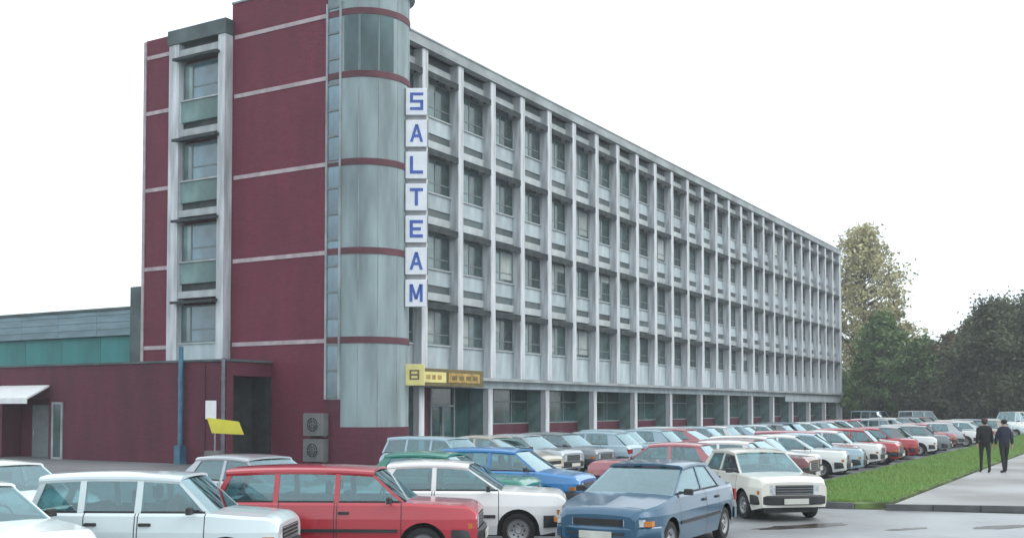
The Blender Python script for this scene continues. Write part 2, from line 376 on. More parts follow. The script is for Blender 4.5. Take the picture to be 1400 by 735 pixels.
# entrance doors in the first bay
ds = MB(); ds.box(.22, 2.2, 1.31, 1.5, 0, 3.235, 'brick2'); ds.build('door_surround', B)
dr = MB(); dr.box(2.2, 2.32, 1.2, 1.5, 0, 3.235, 'frame'); dr.box(4.2, 4.32, 1.2, 1.5, 0, 3.235, 'frame'); dr.box(2.32, 4.2, 1.2, 1.5, 2.3, 2.42, 'frame'); dr.box(3.2, 3.3, 1.2, 1.5, 0, 2.3, 'frame')
d = dr.build('door', B)
for a in (2.33, 3.31): bx(a, a + .86, 1.3, 1.34, .02, 2.29, 'gglass').build('pane', d)
bx(2.33, 4.19, 1.3, 1.34, 2.43, 3.2, 'gglass').build('pane', d)
for a in (3.12, 3.38): MB().tube([(a, 1.24, .9), (a, 1.24, 1.4)], .02, 'chrome').build('handle', d)
bx(4.33, 5.77, 1.29, 1.5, 0, 3.235, 'gglass').build('side_light', B)

# --- rounded stair tower
TX, TY, TR = -5.0, -.62, 1.7
def ushape(r, n=40, back=.15):
    pl = [(TX - r, back)]
    for i in range(n + 1):
        t = math.pi + math.pi * i / n; pl.append((TX + r * math.cos(t), TY + r * math.sin(t)))
    pl.append((TX + r, back)); return pl
TOP = 20.8
tw = MB(); tw.prism(ushape(TR), 0, TOP, 'tower'); tw.build('stair_tower', B, smooth=35)
for z in (4.85, 8.42, 12.0, 15.55, 18.1): MB().prism(ushape(TR + .03), z, z + .26, 'redband').build('band', B, smooth=35)
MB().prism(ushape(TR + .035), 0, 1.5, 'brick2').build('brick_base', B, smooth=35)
MB().prism(ushape(TR + .22), 19.3, 19.62, 'coping').build('tower_cornice', B, smooth=35)
# pale vertical joint on the tower (edge of its curved cladding)
for a in (205, 232, 262, 292, 318):
    t = R(a); c, s_ = math.cos(t), math.sin(t)
    bar = MB(); bar.tube([(TX + (TR + .0) * c, TY + (TR + .0) * s_, 1.5), (TX + (TR + .0) * c, TY + (TR + .0) * s_, 19.3)], .018, 'coping', 6); bar.build('cladding_joint', B)
def drum(a0, a1, z0, z1, r0, r1, m, n=14):
    o_ = [(TX + r1 * math.cos(R(lerp_(a0, a1, i / n))), TY + r1 * math.sin(R(lerp_(a0, a1, i / n)))) for i in range(n + 1)]
    i_ = [(TX + r0 * math.cos(R(lerp_(a0, a1, i / n))), TY + r0 * math.sin(R(lerp_(a0, a1, i / n)))) for i in range(n, -1, -1)]
    return MB().prism(o_ + i_, z0, z1, m)
lerp_ = lambda a, b, t: a + (b - a) * t
for a0, a1 in ((183, 206), (207, 231), (233, 254)): drum(a0, a1, 15.84, 18.07, TR - .05, TR + .012, 'towerglass').build('upper_glazing', B, smooth=35)
# --- glazed stair strip between tower and brick wall
XW = -6.7
sf = MB(); sf.box(XW - .06, XW + .3, -.60, -.50, 2.6, 18.7, 'coping'); sf.box(XW - .06, XW + .3, .10, .20, 2.6, 18.7, 'coping')
nz = 15; dz = (18.5 - 2.7) / nz
for i in range(nz + 1): sf.box(XW - .05, XW + .3, -.499, .099, 2.7 + i * dz - .04, 2.7 + i * dz + .04, 'frame')
st = sf.build('stair_window', B)
sg = bx(XW - .01, XW + .02, -.499, .099, .041, dz - .041, 'bglass').mesh('pane')
for i in range(nz): link('pane', sg, st, (0, 0, 2.7 + i * dz))
bx(XW - .03, XW + .3, -.60, .2, 0, 2.6, 'brick2').build('brick_base', B)
# --- brick end wall with pale bands
bx(XW, XW + 3.4, .2, 5.5, 0, 19.72, 'brick').build('brick_wall', B)
bx(XW, XW + 3.4, 5.5, 10.95, 0, 19.05, 'brick').build('brick_wall', B)
bx(XW - .05, XW + 3.4, .19, 5.51, 19.722, 19.80, 'coping').build('parapet', B)
for z in (4.88, 8.45, 12.05, 15.58, 18.15):
    bx(XW - .03, XW + .1, .21, 5.33, z, z + .17, 'band').build('band', B)
    bx(XW - .03, XW + .1, 8.92, 10.85, z, z + .17, 'band').build('band', B)
bx(XW - .05, XW + .12, 10.86, 11.02, 4.2, 19.0, 'band').build('corner_strip', B)
# --- projecting window bay on the end wall
YA, YB, XB = 5.46, 8.9, -7.15
for a, b in ((YA, YA + .42), (YB - .62, YB)): bx(XB, XW - .001, a, b, 4.28, 18.35, 'pier').build('pier', B)
bx(XB - .05, XW + .3, YA - .06, YB + .06, 18.36, 19.0, 'tealcap').build('bay_cap', B)
a, b = YA + .422, YB - .622
def yb(m0, m1, z0, z1, m): return bx(m0, m1, a, b, z0, z1, m)
M['bayspan'] = mat('teal_grey_render', (.22, .34, .33), .75, .2, .9, rand=.15)
bspan = yb(XB + .16, XW, 0, FH - 2.6, 'bayspan').mesh('spandrel_panel'); bl = yb(XB + .05, XW, 0, .3, 'lintel').mesh('lintel')
bf = MB(); m_ = a + .62
bf.box(XB + .28, XB + .34, a, b, 0, .08, 'frame'); bf.box(XB + .28, XB + .34, a, b, 1.57, 1.65, 'frame')
for y in (a, b - .62, b - .08): bf.box(XB + .281, XB + .339, y, y + .08, .08, 1.57, 'frame')
bf.box(XB + .284, XB + .336, a + .08, b - .62, .55, .61, 'frame'); bf.box(XB + .1, XB + .279, a, b, -.06, .0, 'lintel'); bf = bf.mesh('window')
bp1 = bx(XB + .30, XB + .32, a + .08, b - .62, .08, 1.57, 'bglass').mesh('pane'); bp2 = bx(XB + .30, XB + .32, b - .54, b - .08, .08, 1.57, 'wglass').mesh('pane')
bs = MB(); bs.hexa([(XB - .3, a - .1, 0), (XB - .3, b + .1, 0), (XB + .3, b + .1, .1), (XB + .3, a - .1, .1)][::-1], [(XB - .3, a - .1, .12), (XB - .3, b + .1, .12), (XB + .3, b + .1, .2), (XB + .3, a - .1, .2)][::-1], 'shade'); bs = bs.mesh('sunshade')
for f in range(4):
    z = F0 - .12 + FH * f
    w = link('window', bf, B, (0, 0, z)); link('pane', bp1, w); link('pane', bp2, w)
    link('sunshade', bs, B, (0, 0, z + 1.68)); link('lintel', bl, B, (0, 0, z + 1.95))
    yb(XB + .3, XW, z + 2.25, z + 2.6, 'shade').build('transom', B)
    if f < 3: link('spandrel_panel', bspan, B, (0, 0, z + 2.6))
yb(XB + .16, XW, 4.28, F0 - .12 - .06, 'panel').build('spandrel_panel', B)

# ------------------------------------------------------------------ low brick annex in front of the end wall
A = thing('brick_annex', 'low flat roofed maroon brick annex joined to the end of the office block', 'building', (-9.3, 0, 0))
XA = 0.; XD = 2.59
an = MB()
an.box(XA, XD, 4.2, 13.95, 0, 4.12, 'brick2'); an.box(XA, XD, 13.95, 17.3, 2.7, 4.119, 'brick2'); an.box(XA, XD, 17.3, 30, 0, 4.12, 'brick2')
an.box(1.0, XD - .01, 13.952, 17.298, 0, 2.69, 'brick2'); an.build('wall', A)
po = MB(); po.box(XA + .02, XD, 3.05, 4.198, 3.55, 4.1, 'brick2'); po.box(XA + .03, XA + .4, 3.06, 4.19, 0, 3.549, 'brick2'); po.build('porch', A)
bx(XA + .41, XD - .02, 4.12, 4.19, 0, 3.54, 'dark').build('porch_recess', A)  # dark back panel painted as the shade inside the porch
bx(XD - .06, XD - .002, 3.06, 4.118, 0, 3.545, 'dark').build('porch_shade_panel', A)  # dark panel added over the main wall to stand for porch shade
bx(XA - .06, XD, 3.0, 30, 4.122, 4.21, 'tealcap').build('coping', A)
aw = MB(); aw.hexa([(XA - 1.15, 13.9, 2.62), (XA - .02, 13.9, 3.2), (XA - .02, 17.4, 3.2), (XA - 1.15, 17.4, 2.62)], [(XA - 1.15, 13.9, 2.7), (XA - .02, 13.9, 3.28), (XA - .02, 17.4, 3.28), (XA - 1.15, 17.4, 2.7)], 'white')
aw.box(XA - 1.17, XA - 1.12, 13.9, 17.4, 2.45, 2.64, 'white'); aw.build('door_canopy', A)
dd = MB(); dd.box(.93, .99, 14.6, 16.4, 0, 2.4, 'frame'); dd = dd.build('door', A)
MB().tube([(.88, 16.2, 1.0), (.88, 16.2, 1.25)], .02, 'chrome').build('handle', dd)
wn = MB()
for y in (12.95, 13.58): wn.box(XA - .05, XA + .02, y, y + .12, .0, 2.52, 'coping')
wn.box(XA - .05, XA + .02, 13.07, 13.58, 2.42, 2.52, 'coping'); wn.box(XA - .05, XA + .02, 13.07, 13.58, .0, .09, 'coping')
wn = wn.build('window', A); bx(XA - .012, XA + .02, 13.07, 13.58, .09, 2.42, 'gglass').build('pane', wn)
def pipe(y, x, z1, m, label, base=False, r=.075):
    o = thing('drainpipe', label, 'drainpipe', (x, y, 0))
    MB().tube([(0, 0, 0), (0, 0, z1 - .3), (0, 0, z1)], r, m, 10).build('pipe', o, smooth=40)
    for z in (1.0, 2.2, 3.4): MB().tube([(0, 0, z), (0, 0, z + .07)], r + .02, m, 10).build('bracket', o)
    if base: bx(-.17, .17, -.17, .17, 0, .75, m).build('base_box', o)
pipe(5.4, -9.48, 4.75, 'bluepost', 'teal blue post with a blue box at its foot before the annex', True, .10)
pipe(3.1, -9.4, 4.25, 'lilac', 'grey drainpipe on the near corner of the brick annex')
# yellow board on a post
yb_ = thing('notice_post', 'grey post with tilted yellow board and small white panel above it', 'sign', (-10.35, 2.55, 0), R(30.5))
MB().tube([(0, 0, 0), (0, 0, 2.5)], .03, 'steel').build('post', yb_)
bx(-.05, -.02, -.05, .36, 1.84, 2.55, 'white').build('white_panel', yb_)
MB().hexa([(-.06, .10, 1.30), (-.02, .10, 1.30), (.0, -1.12, 1.24), (-.04, -1.12, 1.24)], [(-.06, .30, 1.90), (-.02, .30, 1.90), (.0, -.92, 1.74), (-.04, -.92, 1.74)], 'yellow').build('yellow_board', yb_)
bx(-.2, .2, -.25, .35, .45, .62, 'acgrey').build('tray', yb_)
# two square fan units on the brick wall
def fan(z, label):
    o = thing('fan_unit', label, 'fan unit', (XW - .22, .47, z), 0, 'fan units on the brick wall')
    MB().bbox(-.2, .2, -.52, .52, 0, .9, 'acgrey', .03).build('casing', o)
    c = MB(); c.add([(-.205, .30 * math.cos(t * math.pi / 8), .45 + .30 * math.sin(t * math.pi / 8)) for t in range(16)], [tuple(range(16))], 'dark'); c.build('fan_opening', o)
    gr = MB()
    for r in (.10, .20, .30): gr.tube([(-.215, r * math.cos(t * math.pi / 10), .45 + r * math.sin(t * math.pi / 10)) for t in range(21)], .011, 'steel', 5)
    for y in (-.3, 0, .3): gr.tube([(-.213, -y, .45 - (.09 - y * y) ** .5 if abs(y) < .3 else .45), (-.213, y, .46 + (.09 - y * y) ** .5 if abs(y) < .3 else .45)], .008, 'steel', 5)
    gr.build('grille', o)
    for y in (-.4, .4): bx(.0, .21, y - .03, y + .03, -.05, -.002, 'steel').build('bracket', o)
fan(1.15, 'upper grey fan unit on the maroon wall left of the tower base'); fan(.12, 'lower grey fan unit on the maroon wall left of the tower base')

# ------------------------------------------------------------------ teal hall behind the annex
H = thing('teal_hall', 'teal walled hall with pale blue sheet fascia rising behind the annex', 'building', (-4, 11.2, 0))
bx(.05, 20, .0, 46, 0, 7.1, 'wcore').build('wall', H)
tpn = bx(0, .049, .01, 2.99, 4.0, 5.85, 'teal').mesh('teal_panel'); fpn = bx(-.25, .048, .01, 2.99, 5.86, 7.12, 'fascia').mesh('fascia_panel')
for i in range(15):
    link('teal_panel', tpn, H, (0, i * 3, 0)); link('fascia_panel', fpn, H, (0, i * 3, 0))
for z in (6.2, 6.55, 6.9): bx(-.285, -.251, 0, 45, z, z + .05, 'fascia').build('rib', H)
bx(-.35, 20, -.02, 46, 7.13, 7.25, 'tealcap').build('roof', H)
bx(-.9, 1.2, -.1, 2.75, 0, 8.1, 'tealcap').build('end_block', H)

# ------------------------------------------------------------------ signs
STROKES = {'S': [(0, .84, 1, 1), (0, .5, .22, .84), (0, .42, 1, .58), (.78, .16, 1, .5), (0, 0, 1, .16)], 'L': [(0, 0, .24, 1), (.24, 0, 1, .18)],
           'T': [(0, .82, 1, 1), (.38, 0, .62, .82)], 'E': [(0, 0, .24, 1), (.24, .82, 1, 1), (.24, .41, .85, .59), (.24, 0, 1, .18)]}
def letter_mesh(ch, w, h, m):
    b = MB(); Y0, Y1 = -.015, .0
    def bar(p, q, t=.2):     # slanted stroke, horizontal width t
        f = lambda x, z, y: ((x - .5) * w, y, (z - .5) * h)
        b.hexa([f(p[0], p[1], Y0), f(p[0] + t, p[1], Y0), f(p[0] + t, p[1], Y1), f(p[0], p[1], Y1)], [f(q[0], q[1], Y0), f(q[0] + t, q[1], Y0), f(q[0] + t, q[1], Y1), f(q[0], q[1], Y1)], m)
    if ch == 'A': bar((0, 0), (.40, 1), .22); bar((.78, 0), (.40, 1), .22); b.box(-.24 * w, .24 * w, Y0 + .002, Y1, -.24 * h, -.08 * h, m)
    elif ch == 'M': bar((0, 0), (0, 1), .22); bar((.78, 0), (.78, 1), .22); bar((.40, .15), (.05, 1), .2); bar((.40, .15), (.75, 1), .2)
    else:
        for (u0, v0, u1, v1) in STROKES[ch]: b.box((u0 - .5) * w, (u1 - .5) * w, Y0, Y1, (v0 - .5) * h, (v1 - .5) * h, m)
    return b.mesh('letter')
VS = thing('vertical_sign', 'vertical stack of white boxes with blue letters mounted on the tower corner', 'sign', (-4.44, -2.69, 0), R(-59.5))
z0 = 6.95
bx(-.38, .38, .095, .125, z0 - .55, z0 + 6 * 1.315 + .55, 'signback').build('backing', VS)
MB().tube([(0, .16, z0 - .6), (0, .16, z0 + 6 * 1.315 + .6)], .04, 'steel').build('mast', VS)
for i, ch in enumerate('MAETLAS'):
    z = z0 + i * 1.315
    pnl = MB(); pnl.bbox(-.45, .45, -.09, .09, z - .55, z + .55, 'signwhite', .02)
    pnl.box(-.47, -.45, -.095, .095, z - .56, z + .56, 'steel'); pnl.box(.45, .47, -.095, .095, z - .56, z + .56, 'steel')
    pn = pnl.build('sign_panel', VS)
    link('letter', letter_mesh(ch, .54, .72, 'signblue'), pn, (0, -.092, z))
    bx(-.03, .03, .2, .6, z - .03, z + .03, 'steel').build('bracket', VS)
SQ = thing('square_sign', 'pale yellow square box with brown emblem beside the signboard over the entrance', 'sign', (-4.33, -2.54, 3.62), R(-59.5))
MB().bbox(-.41, .41, -.09, .09, -.43, .43, 'palesign', .02).build('box', SQ)
em = MB()
for xa_, xb_, za, zb_ in ((-.2, .2, .14, .2), (-.2, .2, -.2, -.14), (-.2, -.13, -.14, .14), (.13, .2, -.14, .14), (-.13, .13, -.04, .04)): em.box(xa_, xb_, -.1, -.091, za, zb_, 'brown')
em.build('emblem', SQ); bx(-.03, .03, .09, .45, -.03, .03, 'steel').build('bracket', SQ)
YS = thing('entrance_sign', 'long dark ochre signboard with yellow and orange fields over the entrance', 'sign', (-1.0, -.25, 0))
bd = MB(); bd.bbox(-.3, 5.4, -.16, -.02, 3.26, 4.06, 'ochre', .02); bd = bd.build('board', YS)
bx(.25, 2.1, -.19, -.161, 3.42, 3.9, 'palesign').build('pale_panel', bd)
for x in (.5, .95, 1.4): bx(x, x + .3, -.2, -.191, 3.56, 3.76, 'orange').build('printed_mark', bd)
bx(2.3, 5.0, -.19, -.161, 3.44, 3.88, 'orange').build('orange_panel', bd)
for x in (2.6, 3.2, 3.8, 4.4): bx(x, x + .4, -.2, -.191, 3.56, 3.76, 'ochre').build('printed_mark', bd)
for x in (1.1, 5.0): bx(x, x + .06, -.02, .03, 3.3, 4.0, 'steel').build('bracket', YS)

# ------------------------------------------------------------------ cars
def lerp(a, b, t): return a + (b - a) * t
def pw(x, pts):
    if x <= pts[0][0]: return pts[0][1]
    for (a, b), (c, d) in zip(pts, pts[1:]):
        if x <= c: return lerp(b, d, (x - a) / (c - a))
    return pts[-1][1]
TYPES = {
 'saloon':    dict(L=4.05, W=.81, H=1.40, zb=.92, nose=.86, tail=.90, xa=.98, xat=.38, xct=-.92, xcb=-1.32, pil=[(-.12, -.20, -.12, -.19), (-1.02, -1.34, -.78, -.92)], ax=(1.24, -1.18), box=1, body_bumper=0, rnd=.10),
 'round saloon': dict(L=4.55, W=.87, H=1.41, zb=.93, nose=.77, tail=.96, xa=1.10, xat=.30, xct=-.90, xcb=-1.62, pil=[(-.20, -.28, -.22, -.29), (-1.15, -1.64, -.75, -.95)], ax=(1.42, -1.28), box=0, body_bumper=1, rnd=.26),
 'estate':    dict(L=3.95, W=.79, H=1.43, zb=.91, nose=.85, tail=.90, xa=.94, xat=.42, xct=-1.72, xcb=-1.93, pil=[(-.04, -.12, -.04, -.11), (-.94, -1.02, -.94, -1.01), (-1.84, -1.94, -1.64, -1.72)], ax=(1.20, -1.18), box=1, body_bumper=0, rnd=.09),
 'small estate': dict(L=3.40, W=.73, H=1.44, zb=.92, nose=.85, tail=.90, xa=.82, xat=.36, xct=-1.48, xcb=-1.66, pil=[(-.10, -.19, -.10, -.18), (-.86, -.95, -.86, -.94), (-1.57, -1.67, -1.40, -1.48)], ax=(1.05, -1.02), box=1, body_bumper=0, rnd=.12),
 'hatchback': dict(L=3.85, W=.81, H=1.41, zb=.92, nose=.82, tail=.92, xa=1.00, xat=.42, xct=-1.30, xcb=-1.80, pil=[(-.10, -.18, -.10, -.17), (-1.10, -1.70, -1.0, -1.30)], ax=(1.22, -1.20), box=1, body_bumper=0, rnd=.14),
 'van':       dict(L=4.5, W=.90, H=1.95, zb=1.12, nose=.98, tail=1.1, xa=1.55, xat=1.0, xct=-2.1, xcb=-2.2, pil=[(.35, .25, .35, .25), (-.75, -.85, -.75, -.85), (-2.1, -2.2, -2.0, -2.1)], ax=(1.45, -1.30), box=1, body_bumper=1, rnd=.16),
}
def car_parts(T):
    """list of (part name, MB, location, [(sub name, MB, location)])"""
    out = []; Lh = T['L'] / 2; Wd = T['W']; zb = T['zb']; xa, xcb = T['xa'], T['xcb']; rw = .285; ra = rw + .065
    top = [(-Lh, T['tail'])] + ([(xcb - .03, zb)] if xcb - .03 > -Lh + .2 else []) + [(xcb + .1, zb), (xa, zb), (Lh - .22, T['nose'] + .02), (Lh, T['nose'])]
    def ztip(x):
        e = (abs(x) - (Lh - .24)) / .24; base = pw(math.copysign(Lh - .24, x), top); return base - (.11 if x > 0 else .13) * e ** 2.6
    def w(x):
        e = max(0, abs(x) - (Lh - .75)) / .75; return Wd - T['rnd'] * e ** 2.4 - .012 * (x / Lh) ** 2
    def zbot(x):
        z = .21 + max(0, abs(x) - (Lh - .4)) * .2
        for a in T['ax']:
            if abs(x - a) < ra: z = max(z, rw + math.sqrt(ra * ra - (x - a) ** 2))
        return z
    B_ = T['pil'][0]; C_ = T['pil'][1]
    fd = (B_[0] - .02, xa - .06); rear = (max(C_[1] + .12, T['ax'][1] + ra + .03) if len(T['pil']) == 2 else C_[0] + .02, B_[0] - .06)
    xs = set()
    for i in range(33): xs.add(round(-Lh + i * T['L'] / 32, 4))
    xs |= {sg * (Lh - d) for sg in (-1, 1) for d in (.012, .03, .055, .09, .13, .18, .24, .32, .42)}
    for a in T['ax']:
        for i in range(13): xs.add(a - ra * math.cos(math.pi * i / 12))
    for e in (*fd, *rear): xs |= {e - .007, e + .007}
    for e in (xa - .02, xcb + .02): xs |= {e - .004, e + .004}
    xs = sorted(xs)
    body = MB(); doors = {(f, s): MB() for f in (0, 1) for s in (-1, 1)}
    SIDE = [(.15, -.07), (.21, -.05), (.36, -.014), (.54, 0), (.70, -.006), (.82, -.022), (1.2, -.05)]
    def sec(x, s):
        W_ = w(x); zt = pw(x, top) if abs(x) < Lh - .24 else ztip(x); b = zbot(x); cab = xcb + .02 < x < xa - .02
        zs = [b, max(.36, b + .008), max(.54, b + .016), max(.68, b + .024)]; zs = [min(z, zt - .09 + .01 * i_) for i_, z in enumerate(zs)]
        p = [(W_ + pw(z, SIDE), z) for z in zs] + [(W_ - .04, zt - .035), (W_ - .085, zt)]
        p += [(W_ - .13, zt - .28), (0, zt - .28)] if cab else [(W_ * .5, zt + .018), (0, zt + .026)]
        return [(x, s * y, z) for y, z in p]
    for x_0, x_1 in zip(xs, xs[1:]):
        if x_1 - x_0 < 1e-5: continue
        mid = (x_0 + x_1) / 2; cab = xcb + .02 < mid < xa - .02; seam = any(abs(mid - e) < .0072 for e in (*fd, *rear))
        dk = 0 if fd[0] < mid < fd[1] else 1 if rear[0] < mid < rear[1] else None
        for s in (-1, 1):
            p, r = sec(x_0, s), sec(x_1, s)
            for k in range(7):
                v = [p[k], r[k], r[k + 1], p[k + 1]]; v = v if s > 0 else v[::-1]
                v = v[::-1]
                if k < 5 and dk is not None and not seam: doors[(dk, s)].add(v, [(0, 1, 2, 3)], PAINT)
                else: body.add(v, [(0, 1, 2, 3)], 'trim' if (seam and k < 5) else ('seat' if (cab and k >= 5) else PAINT))
    for x, rv in ((xs[0], 0), (xs[-1], 1)):
        p = sec(x, -1) + sec(x, 1)[::-1][1:]; p = p if rv else p[::-1]
        body.add(p, [tuple(range(len(p)))], PAINT)
    # underbody
    body.box(-Lh + .18, Lh - .18, -(Wd - .23), Wd - .23, .17, .58, 'trim')
    # roof
    xat, xct, Hh = T['xat'], T['xct'], T['H']; wr = Wd * .745; n = 10; v = []; f = []
    prof = [(1, -.062), (.985, -.03), (.90, -.006), (.5, .012), (0, .018), (-.5, .012), (-.90, -.006), (-.985, -.03), (-1, -.062)]
    zr = lambda x: Hh - .018 - .035 * abs((x - (xat + xct) / 2) / ((xat - xct) / 2)) ** 2.2
    for i in range(n + 1):
        x = lerp(xct - .03, xat + .03, i / n)
        for y, z in prof: v.append((x, y * wr, zr(x) + z))
        for y, z in prof: v.append((x, y * wr * .985, zr(x) + z - .035))
    K = len(prof)
    for i in range(n):
        for k in range(K - 1):
            a0 = i * 2 * K + k; b0 = (i + 1) * 2 * K + k
            f += [(a0, a0 + 1, b0 + 1, b0), (a0 + K + 1, a0 + K, b0 + K, b0 + K + 1)]
        for k in (0, K - 1): a0 = i * 2 * K + k; b0 = a0 + 2 * K; f.append((a0, b0, b0 + K, a0 + K))
    for i in (0, n):
        for k in range(K - 1): a0 = i * 2 * K + k; f.append((a0, a0 + 1, a0 + K + 1, a0 + K))
    roof = MB().add(v, f, PAINT)
    # pillars and side windows
    ed = lambda x: zr(x) - .06
    pl = [(xa - .01, xa - .07, xat + .03, xat - .025)] + T['pil']
    gl = []
    for s in (-1, 1):
        bp = lambda x, d=0: (x, s * (w(x) - .095 - d), zb - .004); tpt = lambda x, d=0: (x, s * (wr - .012 - d), ed(x))
        for (b0, b1, t0, t1) in pl:
            body.hexa([bp(b0), bp(b1), bp(b1, .05), bp(b0, .05)], [tpt(t0), tpt(t1), tpt(t1, .05), tpt(t0, .05)], PAINT)
        for q0, q1 in zip(pl, pl[1:]):
            gb = MB(); d0, d1 = .012, .020
            gb.hexa([bp(q0[1], d0), bp(q1[0], d0), bp(q1[0], d1), bp(q0[1], d1)], [tpt(q0[3], d0), tpt(q1[2], d0), tpt(q1[2], d1), tpt(q0[3], d1)], 'cglass')
            gl.append(('side_window', gb))
            tr = MB(); tr.hexa([bp(q0[1] , -.006), bp(q1[0], -.006), bp(q1[0], .03), bp(q0[1], .03)], [(a[0], a[1], a[2] + .03) for a in (bp(q0[1], -.002), bp(q1[0], -.002), bp(q1[0], .03), bp(q0[1], .03))], 'trim'); body.merge(tr)
    def pane(xb, xt, bulge):
        g_ = MB(); n_ = 8; v = []; sg = 1 if bulge > 0 else -1
        for i in range(n_ + 1):
            t = -1 + 2 * i / n_; cv = bulge * (1 - t * t)
            for d in (0, -.008 * sg):
                v += [(xb + cv + d, t * (w(xb) - .12), zb + .0), (xt + cv * .6 + d, t * (wr - .04), zr(xt) - .045)]
        fs = []
        for i in range(n_):
            a0 = i * 4; b0 = a0 + 4; fs += [(a0, b0, b0 + 1, a0 + 1), (a0 + 2, a0 + 3, b0 + 3, b0 + 2)]
        return g_.add(v, fs, 'cglass')
    fp = pane(xa - .01, xat + .02, .035); rp = pane(xcb + .03, xct - .02, -.03)
    # seats and dash, seen through the glass
    seat = MB()
    for s in (-1, 1):
        seat.bbox(-.28 if len(T['pil']) == 2 else -.18, -.12 if len(T['pil']) == 2 else -.02, s * .37 - .22, s * .37 + .22, .5, zb + .10, 'seat', .04)
        seat.bbox(-.29, -.21, s * .37 - .12, s * .37 + .12, zb + .12, zb + .30, 'seat', .03)
    seat.bbox(-1.1, -.95, -.6, .6, .5, zb + .07, 'seat', .04)
    seat.box(xa - .42, xa - .07, -Wd + .2, Wd - .2, zb - .25, zb - .03, 'trim')
    seat.tube([(xa - .52, .37 + .17 * math.cos(t * math.pi / 8), zb - .0 + .17 * math.sin(t * math.pi / 8)) for t in range(17)], .014, 'trim', 5)
    out.append(('body', body, (0, 0, 0), [])); out.append(('roof', roof, (0, 0, 0), []))
    for (k, s), d in doors.items():
        hx = (fd[0] if k == 0 else rear[0]) + .09; y = s * (w(hx) - .012)
        h = MB().bbox(-.07, .09, -.018, .018, 0, .04, 'trim', .008)
        out.append(('door', d, (0, 0, 0), [('handle', h, (hx, y, zb - .16))]))
    out += [('windscreen', fp, (0, 0, 0), []), ('rear_window', rp, (0, 0, 0), [])] + [(n_, b, (0, 0, 0), []) for n_, b in gl] + [('seats', seat, (0, 0, 0), [])]
    # bumpers
    bmx = PAINT if T['body_bumper'] else 'trim'
    for sx, nm in ((1, 'front_bumper'), (-1, 'rear_bumper')):
        bb = MB(); pts = []
        for i in range(13):
            t = -1 + 2 * i / 12; y = t * (Wd - .01)
            back = .0 if abs(t) < .75 else (abs(t) - .75) / .25
            pts.append((sx * (Lh + .05 - T['rnd'] * .8 * t * t - .25 * back ** 2.2), y))
        v = []
        for x, y in pts:
            for dx, z in ((0, .34), (.03 , .36), (.035, .50), (.0, .53), (-.09, .53), (-.09, .33)): v.append((x + sx * dx, y, z))
        fs = []
        for i in range(12):
            for k in range(6): k2 = (k + 1) % 6; fs.append((i * 6 + k, i * 6 + 6 + k, i * 6 + 6 + k2, i * 6 + k2))
        fs += [tuple(range(6)), tuple(range(72, 78))]
        bb.add(v, fs, bmx)
        if T['body_bumper']:
            bb.box(min(sx * (Lh + .075), sx * (Lh + .095)), max(sx * (Lh + .075), sx * (Lh + .095)), -.45, .45, .415, .45, 'trim')
            bb.box(-.0 + min(sx * (Lh - .1), sx * (Lh + .0)), max(sx * (Lh - .1), sx * (Lh + .0)), -.6, .6, .20, .335, 'trim')
        out.append((nm, bb, (0, 0, 0), []))
        pb = MB(); xx = sx * (Lh + .09) ; pb.box(min(xx, xx + sx * .02), max(xx, xx + sx * .02), -.26, .26, .36, .47, 'plate'); out.append(('number_plate', pb, (0, 0, 0), []))
    zn = T['nose']
    gz0, gz1 = .545, zn - .125
    gr = MB(); gr.box(Lh - .02, Lh + .012, -.40, .40, gz0, gz1, 'trim')
    for i in range(4): z = lerp(gz0 + .015, gz1 - .02, i / 3); gr.box(Lh + .013, Lh + .022, -.39, .39, z, z + .012, 'steel' if T['box'] else 'trim')
    out.append(('grille', gr, (0, 0, 0), []))
    for s in (-1, 1):
        y0_, y1_ = sorted((s * .41, s * (Wd - .17))); 
        hl = MB()
        hx = lambda y: Lh - T['rnd'] * max(0, abs(y) - .35) * .55 - T['rnd'] * .35 * max(0, abs(y) - .35)
        q = [(hx(y0_) - .08, y0_), (hx(y1_) - .08, y1_), (hx(y1_) + .016, y1_), (hx(y0_) + .016, y0_)]
        if q[0][1] > q[1][1]: q = q[::-1]
        hl.prism([q[0], q[3], q[2], q[1]][::-1], gz0 + .0, gz1 + .0, 'lamp')
        am = MB(); ya, yc = sorted((s * (Wd - .165), s * (Wd - .07))); am.prism([(hx(ya) - .16, ya), (hx(ya) + .005 - (.05 if s < 0 else 0), ya), (hx(yc) + .005 - (.05 if s > 0 else 0), yc), (hx(yc) - .16, yc)], gz0, gz0 + .075, 'amber')
        out.append(('headlight', hl, (0, 0, 0), [])); out.append(('indicator', am, (0, 0, 0), []))
        tl = MB(); ya, yc = sorted((s * (Wd - .40), s * (Wd - .13))); tl.box(-Lh - .015, -Lh + .10, ya, yc, .62, T['tail'] - .14, 'tail'); out.append(('tail_light', tl, (0, 0, 0), []))
        mr = MB(); mr.bbox(-.035, .03, -.075, .075, 0, .095, 'trim', .015); mr.box(-.04, -.036, -.06, .06, .012, .08, 'chrome'); mr.box(-.012, .012, min(0, -s * .16), max(0, -s * .16), .02, .05, 'trim')
        out.append(('mirror', mr, (xa - .22, s * (Wd + .06), zb + .0), []))
        ss = MB(); y = s * (Wd + .001); ss.box(T['ax'][1] + ra + .02, T['ax'][0] - ra - .02, min(y - s * .02, y + s * .012), max(y - s * .02, y + s * .012), .49, .54, 'trim')
        out.append(('side_strip', ss, (0, 0, 0), []))
